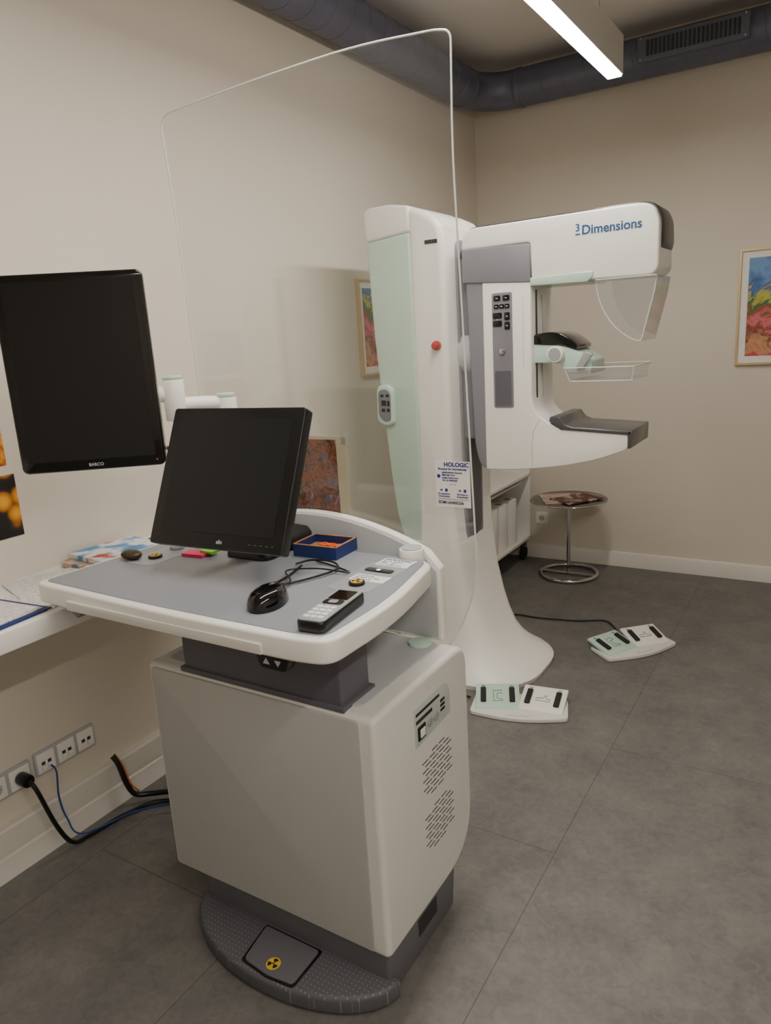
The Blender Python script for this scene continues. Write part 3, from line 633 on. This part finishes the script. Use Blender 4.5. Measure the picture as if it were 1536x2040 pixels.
def bt(dx,dz,w_,h_):
    xc=(x0+x1)/2+dx; zc=z1-dz; return prism('button',rrect(xc-w_/2,xc+w_/2,zc-h_/2,zc+h_/2,.005),'y',NY-.0075,NY-.003,M['gloss'],cpn,.001)
bt(-.02,.022,.03,.022);bt(.02,.022,.03,.022);bt(-.024,.055,.022,.018);bt(0,.055,.022,.018);bt(.024,.055,.022,.018)
bt(-.02,.092,.04,.024);bt(.023,.096,.024,.032);bt(-.02,.124,.04,.024);bt(.023,.134,.024,.032)
for dx,dz in ((-.02,.022),(.02,.022),(-.024,.055),(0,.055),(.024,.055),(-.02,.108),(.023,.096),(.023,.134)):
    xc=(x0+x1)/2+dx; zc=z1-dz; box('button_mark',xc-.004,xc+.004,NY-.0082,NY-.0073,zc-.0015,zc+.0015,M['glow'],cpn)
xi=S((-1.05,0))[0]
box('guide_slot',xi-.004,xi+.0015,NY+.055,NY+.072,S((0,1.31))[1],S((0,1.74))[1],M['black'],arm)
box('guide_slot',xi-.004,xi+.004,NY+.12,NY+.128,S((0,1.32))[1],S((0,1.72))[1],M['ltgrey'],arm)
xs=S((-1.083,0))[0]
box('scale_line',xs,xs+.0015,NY-.0008,NY+.001,S((0,1.44))[1],S((0,1.72))[1],M['ltgrey'],arm)
# detector
dx0,dz0=S((-.945,1.203)); dx1,dz1=S((-.664,1.19))
det=prism('detector_plate',[(S((-.93,0))[0],dz0-.006),(dx1+.006,dz1-.01),(dx1+.006,dz1+.007),(dx0+.06,dz0+.006),(dx0+.03,dz0+.018),(dx0+.01,dz0+.046),(dx0-.03,dz0+.048),(dx0-.035,dz0+.03)],'y',NY-.006,FY+.035,M['detector'],G,.004)
prism('detector_front',[S(p) for p in ((-.672,1.13),(-.66,1.13),(-.658,1.195),(-.672,1.195))],'y',NY-.006,FY+.035,M['detector'],G,.003)
# compression unit
cx0=S((-1.05,0))[0]
def Z(z): return 1.6+(z-1.6)*K
cu=prism('compression_carriage',roundpoly([(cx0,Z(1.458)),(cx0+.10,Z(1.455)),(cx0+.14,Z(1.43)),(cx0+.24,Z(1.425)),(cx0+.24,Z(1.462)),(cx0+.19,Z(1.495)),(cx0+.12,Z(1.525)),(cx0,Z(1.535))],[0,.02,.02,.01,.01,.03,.02,.0],4),'y',NY+.035,FY-.04,M['mintlt'],G,.012,3,ang=28)
prism('compression_cap',roundpoly([(cx0,Z(1.53)),(cx0,Z(1.568)),(cx0+.07,Z(1.577)),(cx0+.135,Z(1.562)),(cx0+.185,Z(1.52)),(cx0+.18,Z(1.503)),(cx0+.12,Z(1.52))],[0,.01,.04,.05,.02,.01,.02],6),'y',NY+.03,FY-.035,M['gloss'],G,.018,4,ang=40)
cyl('compression_knob',(cx0+.098,NY+.002,Z(1.49)),(cx0+.098,NY+.045,Z(1.49)),.034,M['white'],G,seg=36,bev=.004); cyl('knob_face',(cx0+.098,NY-.001,Z(1.49)),(cx0+.098,NY+.003,Z(1.49)),.026,M['silver'],G,seg=36)
prism('paddle_lever',roundpoly([(cx0+.18,Z(1.435)),(cx0+.21,Z(1.435)),(cx0+.25,Z(1.485)),(cx0+.215,Z(1.495))],.006),'y',NY+.015,NY+.032,M['silver'],G,.002)
prism('paddle_mount',roundpoly([(cx0+.14,Z(1.415)),(cx0+.24,Z(1.41)),(cx0+.24,Z(1.43)),(cx0+.14,Z(1.435))],.006),'y',NY+.03,FY-.03,M['silver'],G,.003)
px0,px1,py0,py1=S((-.925,0))[0],S((-.652,0))[0],NY-.005,FY+.03
pz0,pz1=Z(1.385),Z(1.436)
ring_b=rrect(px0+.03,px1-.012,py0+.006,py1-.006,.018); ring_t=rrect(px0,px1,py0,py1,.02)
pd=loft('compression_paddle',[[(a,b_,pz0) for a,b_ in ring_b],[(a,b_,pz0+.003) for a,b_ in ring_b]],M['acryl2'],G)
loft('paddle_wall',[[(a,b_,pz0) for a,b_ in ring_b],[(a,b_,pz1) for a,b_ in ring_t]],M['acryl2'],pd,caps=False)
tube('paddle_rim',[(a,b_,pz1) for a,b_ in ring_t],.0026,M['edge'],pd,seg=6,closed=True)
tube('paddle_rim',[(a,b_,pz0) for a,b_ in ring_b],.0024,M['edge'],pd,seg=6,closed=True)
for a,b_ in ((px1-.003,py0+.003),(px1-.003,py1-.003),(px0+.01,py0+.003)):
    tube('paddle_rim',[(a,b_,pz1),(a-.008 if a>px0+.1 else a+.02,b_+(.004 if b_<3.05 else -.004),pz0)],.0018,M['edge'],pd,seg=6)
# face shield
q=[(-.80,1.752),(-.583,1.752),(-.59,1.70),(-.632,1.526),(-.66,1.53),(-.72,1.57),(-.765,1.63),(-.79,1.69)]
q=[S(p) for p in q]; q=roundpoly(q,[0,0,.02,.02,.03,.08,.08,.08],4)
fs=prism('face_shield',q,'y',NY+.002,NY+.005,M['acryl3'],G)
prism('face_shield_wing',q,'y',FY-.030,FY-.027,M['acryl2'],fs)
fq=[S(p) for p in ((-.583,1.752),(-.59,1.70),(-.632,1.526),(-.629,1.526),(-.587,1.70),(-.580,1.752))]
prism('face_shield_front',fq,'y',NY+.002,FY-.027,M['acryl3'],fs)
tube('shield_edge',[(p[0],NY+.0035,p[1]) for p in q],.0021,M['edge'],fs,seg=6,closed=True)
tube('shield_edge',[(S((-.583,1.752))[0],FY-.028,S((0,1.752))[1]),(S((-.59,1.7))[0],FY-.028,S((0,1.7))[1]),(S((-.632,1.526))[0],FY-.028,S((0,1.526))[1])],.0021,M['edge'],fs,seg=6)

# ---------------------------------------------------------------- foot controls
def footctl(loc,ang,lab):
    P=thing('foot_control',lab,'foot pedal',loc,(0,0,ang),group='foot controls on the floor')
    fr=[(-.2,.07),(-.205,-.07)]+[(-.2+.4*k/12,-.085-.035*math.sin(math.pi*k/12)) for k in range(13)]+[(.205,-.07),(.2,.07),(0.0,.10)]
    prism('base_plate',roundpoly(fr,.012,3),'z',.002,.020,M['shell'],P,.005)
    for s,mt in ((-1,'mintlt'),(1,'white')):
        m4=Matrix.Translation((s*.098,.03,.026))@Matrix.Rotation(-s*.14,4,'Z')@Matrix.Rotation(.22,4,'X')
        pw=box('pedal_pad',-.095,.095,-.08,.08,0,.016,M[mt],P,.004,M4=m4)
        prism('pad_riser',[(-.06,-.012),(.075,-.012),(.075,.004),(-.06,.004)],'x',-.09,.09,M['dgrey'],P,0,M4=m4)
        for q_ in (-1,1):
            box('rocker_bar',q_*.062-.012,q_*.062+.012,-.045,.045,.016,.028,M['rubber'],pw,.004,M4=m4)
        if s<0:
            tube('pictogram',[tuple(m4@Vector(v_)) for v_ in ((-.02,.03,.0168),(.018,.035,.0168),(.018,.015,.0168),(-.002,.015,.0168),(-.002,-.02,.0168),(.022,-.025,.0168),(.022,-.035,.0168),(-.018,-.035,.0168),(-.018,.0,.0168))],.0011,M['ink'],pw,seg=5,closed=True)
        else:
            tube('pictogram',[tuple(m4@Vector(v_)) for v_ in ((-.03,.0,.0168),(0,.003,.0168),(.005,.02,.0168),(.012,.02,.0168),(.012,.0,.0168),(.03,-.002,.0168),(.03,-.015,.0168),(-.03,-.015,.0168))],.0011,M['ink'],pw,seg=5,closed=True)
        for dx in (-.062,.062):
            tube('pictogram',[tuple(m4@Vector((dx+a_,.062+b_,.0168))) for a_,b_ in ((-.008,0),(0,.004),(.008,0),(0,-.004))],.001,M['ink'],pw,seg=5,closed=True)
    text('HOLOGIC',.022,M['ltgrey'],P,(-.05,-.105,.0203),(1,0,0),(0,1,0))
footctl((-1.08,2.69,0),math.radians(16),'white and mint twin foot control beside the machine foot')
footctl((-.80,3.50,0),math.radians(52),'white and mint twin foot control on open floor')
t=thing('foot_control_cable','thin black cable running across the floor to foot control','cable',(-1.2,3.7,0))
tube('cord',cr([(-1.60,3.55,.006),(-1.50,3.67,.006),(-1.35,3.68,.006),(-1.15,3.72,.006),(-1.02,3.78,.006),(-.95,3.72,.006),(-.90,3.62,.012)]),.0045,M['rubber'],t,seg=8)
t=thing('foot_control_cable','short black cable between machine and near foot control','cable',(-1.3,2.72,0))
tube('cord',cr([(-1.45,2.74,.006),(-1.38,2.70,.006),(-1.31,2.68,.008)]),.0045,M['rubber'],t,seg=8)

# ---------------------------------------------------------------- side table
T=thing('side_table','small round side table with dark top and chrome stand','table',(-1.437,4.47,0))
bx0,by0=-1.437,4.47
prism('table_top',[(bx0+.24*math.cos(a),by0+.24*math.sin(a)) for a in [2*math.pi*j/64 for j in range(64)]],'z',.505,.513,M['tglass'],T,.002)
tube('top_rim',[(bx0+.241*math.cos(a),by0+.241*math.sin(a),.509) for a in [2*math.pi*j/64 for j in range(64)]],.005,M['chrome'],T,seg=8,closed=True)
cyl('pole',(bx0,by0,.012),(bx0,by0,.505),.0125,M['chrome'],T)
tube('base_ring',[(bx0+.18*math.cos(a),by0+.18*math.sin(a),.014) for a in [2*math.pi*j/64 for j in range(64)]],.013,M['chrome'],T,seg=12,closed=True)
box('base_bar',bx0-.18,bx0+.18,by0-.012,by0+.012,.008,.02,M['chrome'],T,.003)
cyl('pole_collar',(bx0,by0,.485),(bx0,by0,.505),.04,M['chrome'],T)
flat('magazine','glossy magazine with pale cover on the round table','magazine',(-1.50,4.44,.5135),.2,.27,.005,.5,M['mag2'],group='magazines on table')
flat('magazine','dark glossy magazine lying on the round table','magazine',(-1.38,4.45,.519),.2,.27,.006,-.6,M['mag1'],group='magazines on table')

# ---------------------------------------------------------------- trolley
Tr=thing('shelf_trolley','low white shelf trolley on black casters by the wall','trolley',(-1.97,4.35,0))
box('top_shelf',-2.14,-1.79,3.95,4.73,.60,.62,M['white'],Tr,.003)
box('bottom_shelf',-2.14,-1.79,3.95,4.73,.15,.17,M['white'],Tr,.003)
box('middle_shelf',-2.14,-1.85,3.97,4.71,.54,.555,M['white'],Tr,.003)
box('side_panel',-2.14,-1.79,3.95,3.97,.15,.66,M['white'],Tr,.003)
box('side_panel',-2.14,-1.79,4.71,4.73,.15,.66,M['white'],Tr,.003)
box('back_panel',-2.14,-2.13,3.97,4.71,.17,.60,M['chair'],Tr)
for xx_ in (-2.1,-1.83):
    for yy_ in (4.0,4.68):
        c=cyl('caster_wheel',(xx_-.014,yy_,.05),(xx_+.014,yy_,.05),.05,M['rubber'],Tr,bev=.006); box('caster_fork',xx_-.02,xx_+.02,yy_-.015,yy_+.015,.09,.15,M['dgrey'],Tr,.003)
for k,(xx_,yy_) in enumerate(((-1.88,4.2),(-1.88,4.36),(-1.88,4.52))):
    t=thing('paper_roll','white paper towel roll standing on the trolley shelf','paper roll',(xx_,yy_,.17),group='paper rolls on trolley')
    cyl('paper',(xx_,yy_,.171),(xx_,yy_,.47),.062,M['paper'],t,bev=.004); cyl('core',(xx_,yy_,.47),(xx_,yy_,.4705),.02,M['wood'],t)

# ---------------------------------------------------------------- world, camera
w=bpy.data.worlds.new('room_world'); SC.world=w; w.use_nodes=True
w.node_tree.nodes['Background'].inputs[0].default_value=(.8,.8,.8,1); w.node_tree.nodes['Background'].inputs[1].default_value=.1
cam=bpy.data.cameras.new('camera'); co=bpy.data.objects.new('camera',cam); COL.objects.link(co)
def nrm(a):
    l=math.sqrt(sum(x*x for x in a)); return [x/l for x in a]
D_=nrm((367,5980,1450)); U=[-x for x in D_]; v=-(367*922+1450*1450)/5980; Y=nrm((922,v,1450))
X=[Y[1]*U[2]-Y[2]*U[1],Y[2]*U[0]-Y[0]*U[2],Y[0]*U[1]-Y[1]*U[0]]
rt=Vector((X[0],Y[0],U[0])); dn=Vector((X[1],Y[1],U[1])); fw=Vector((X[2],Y[2],U[2]))
co.matrix_world=Matrix(((rt.x,-dn.x,-fw.x,0),(rt.y,-dn.y,-fw.y,0),(rt.z,-dn.z,-fw.z,1.6),(0,0,0,1)))
cam.sensor_fit='VERTICAL'; cam.sensor_height=24; cam.lens=24*1450/2040; cam.clip_start=.05
SC.camera=co
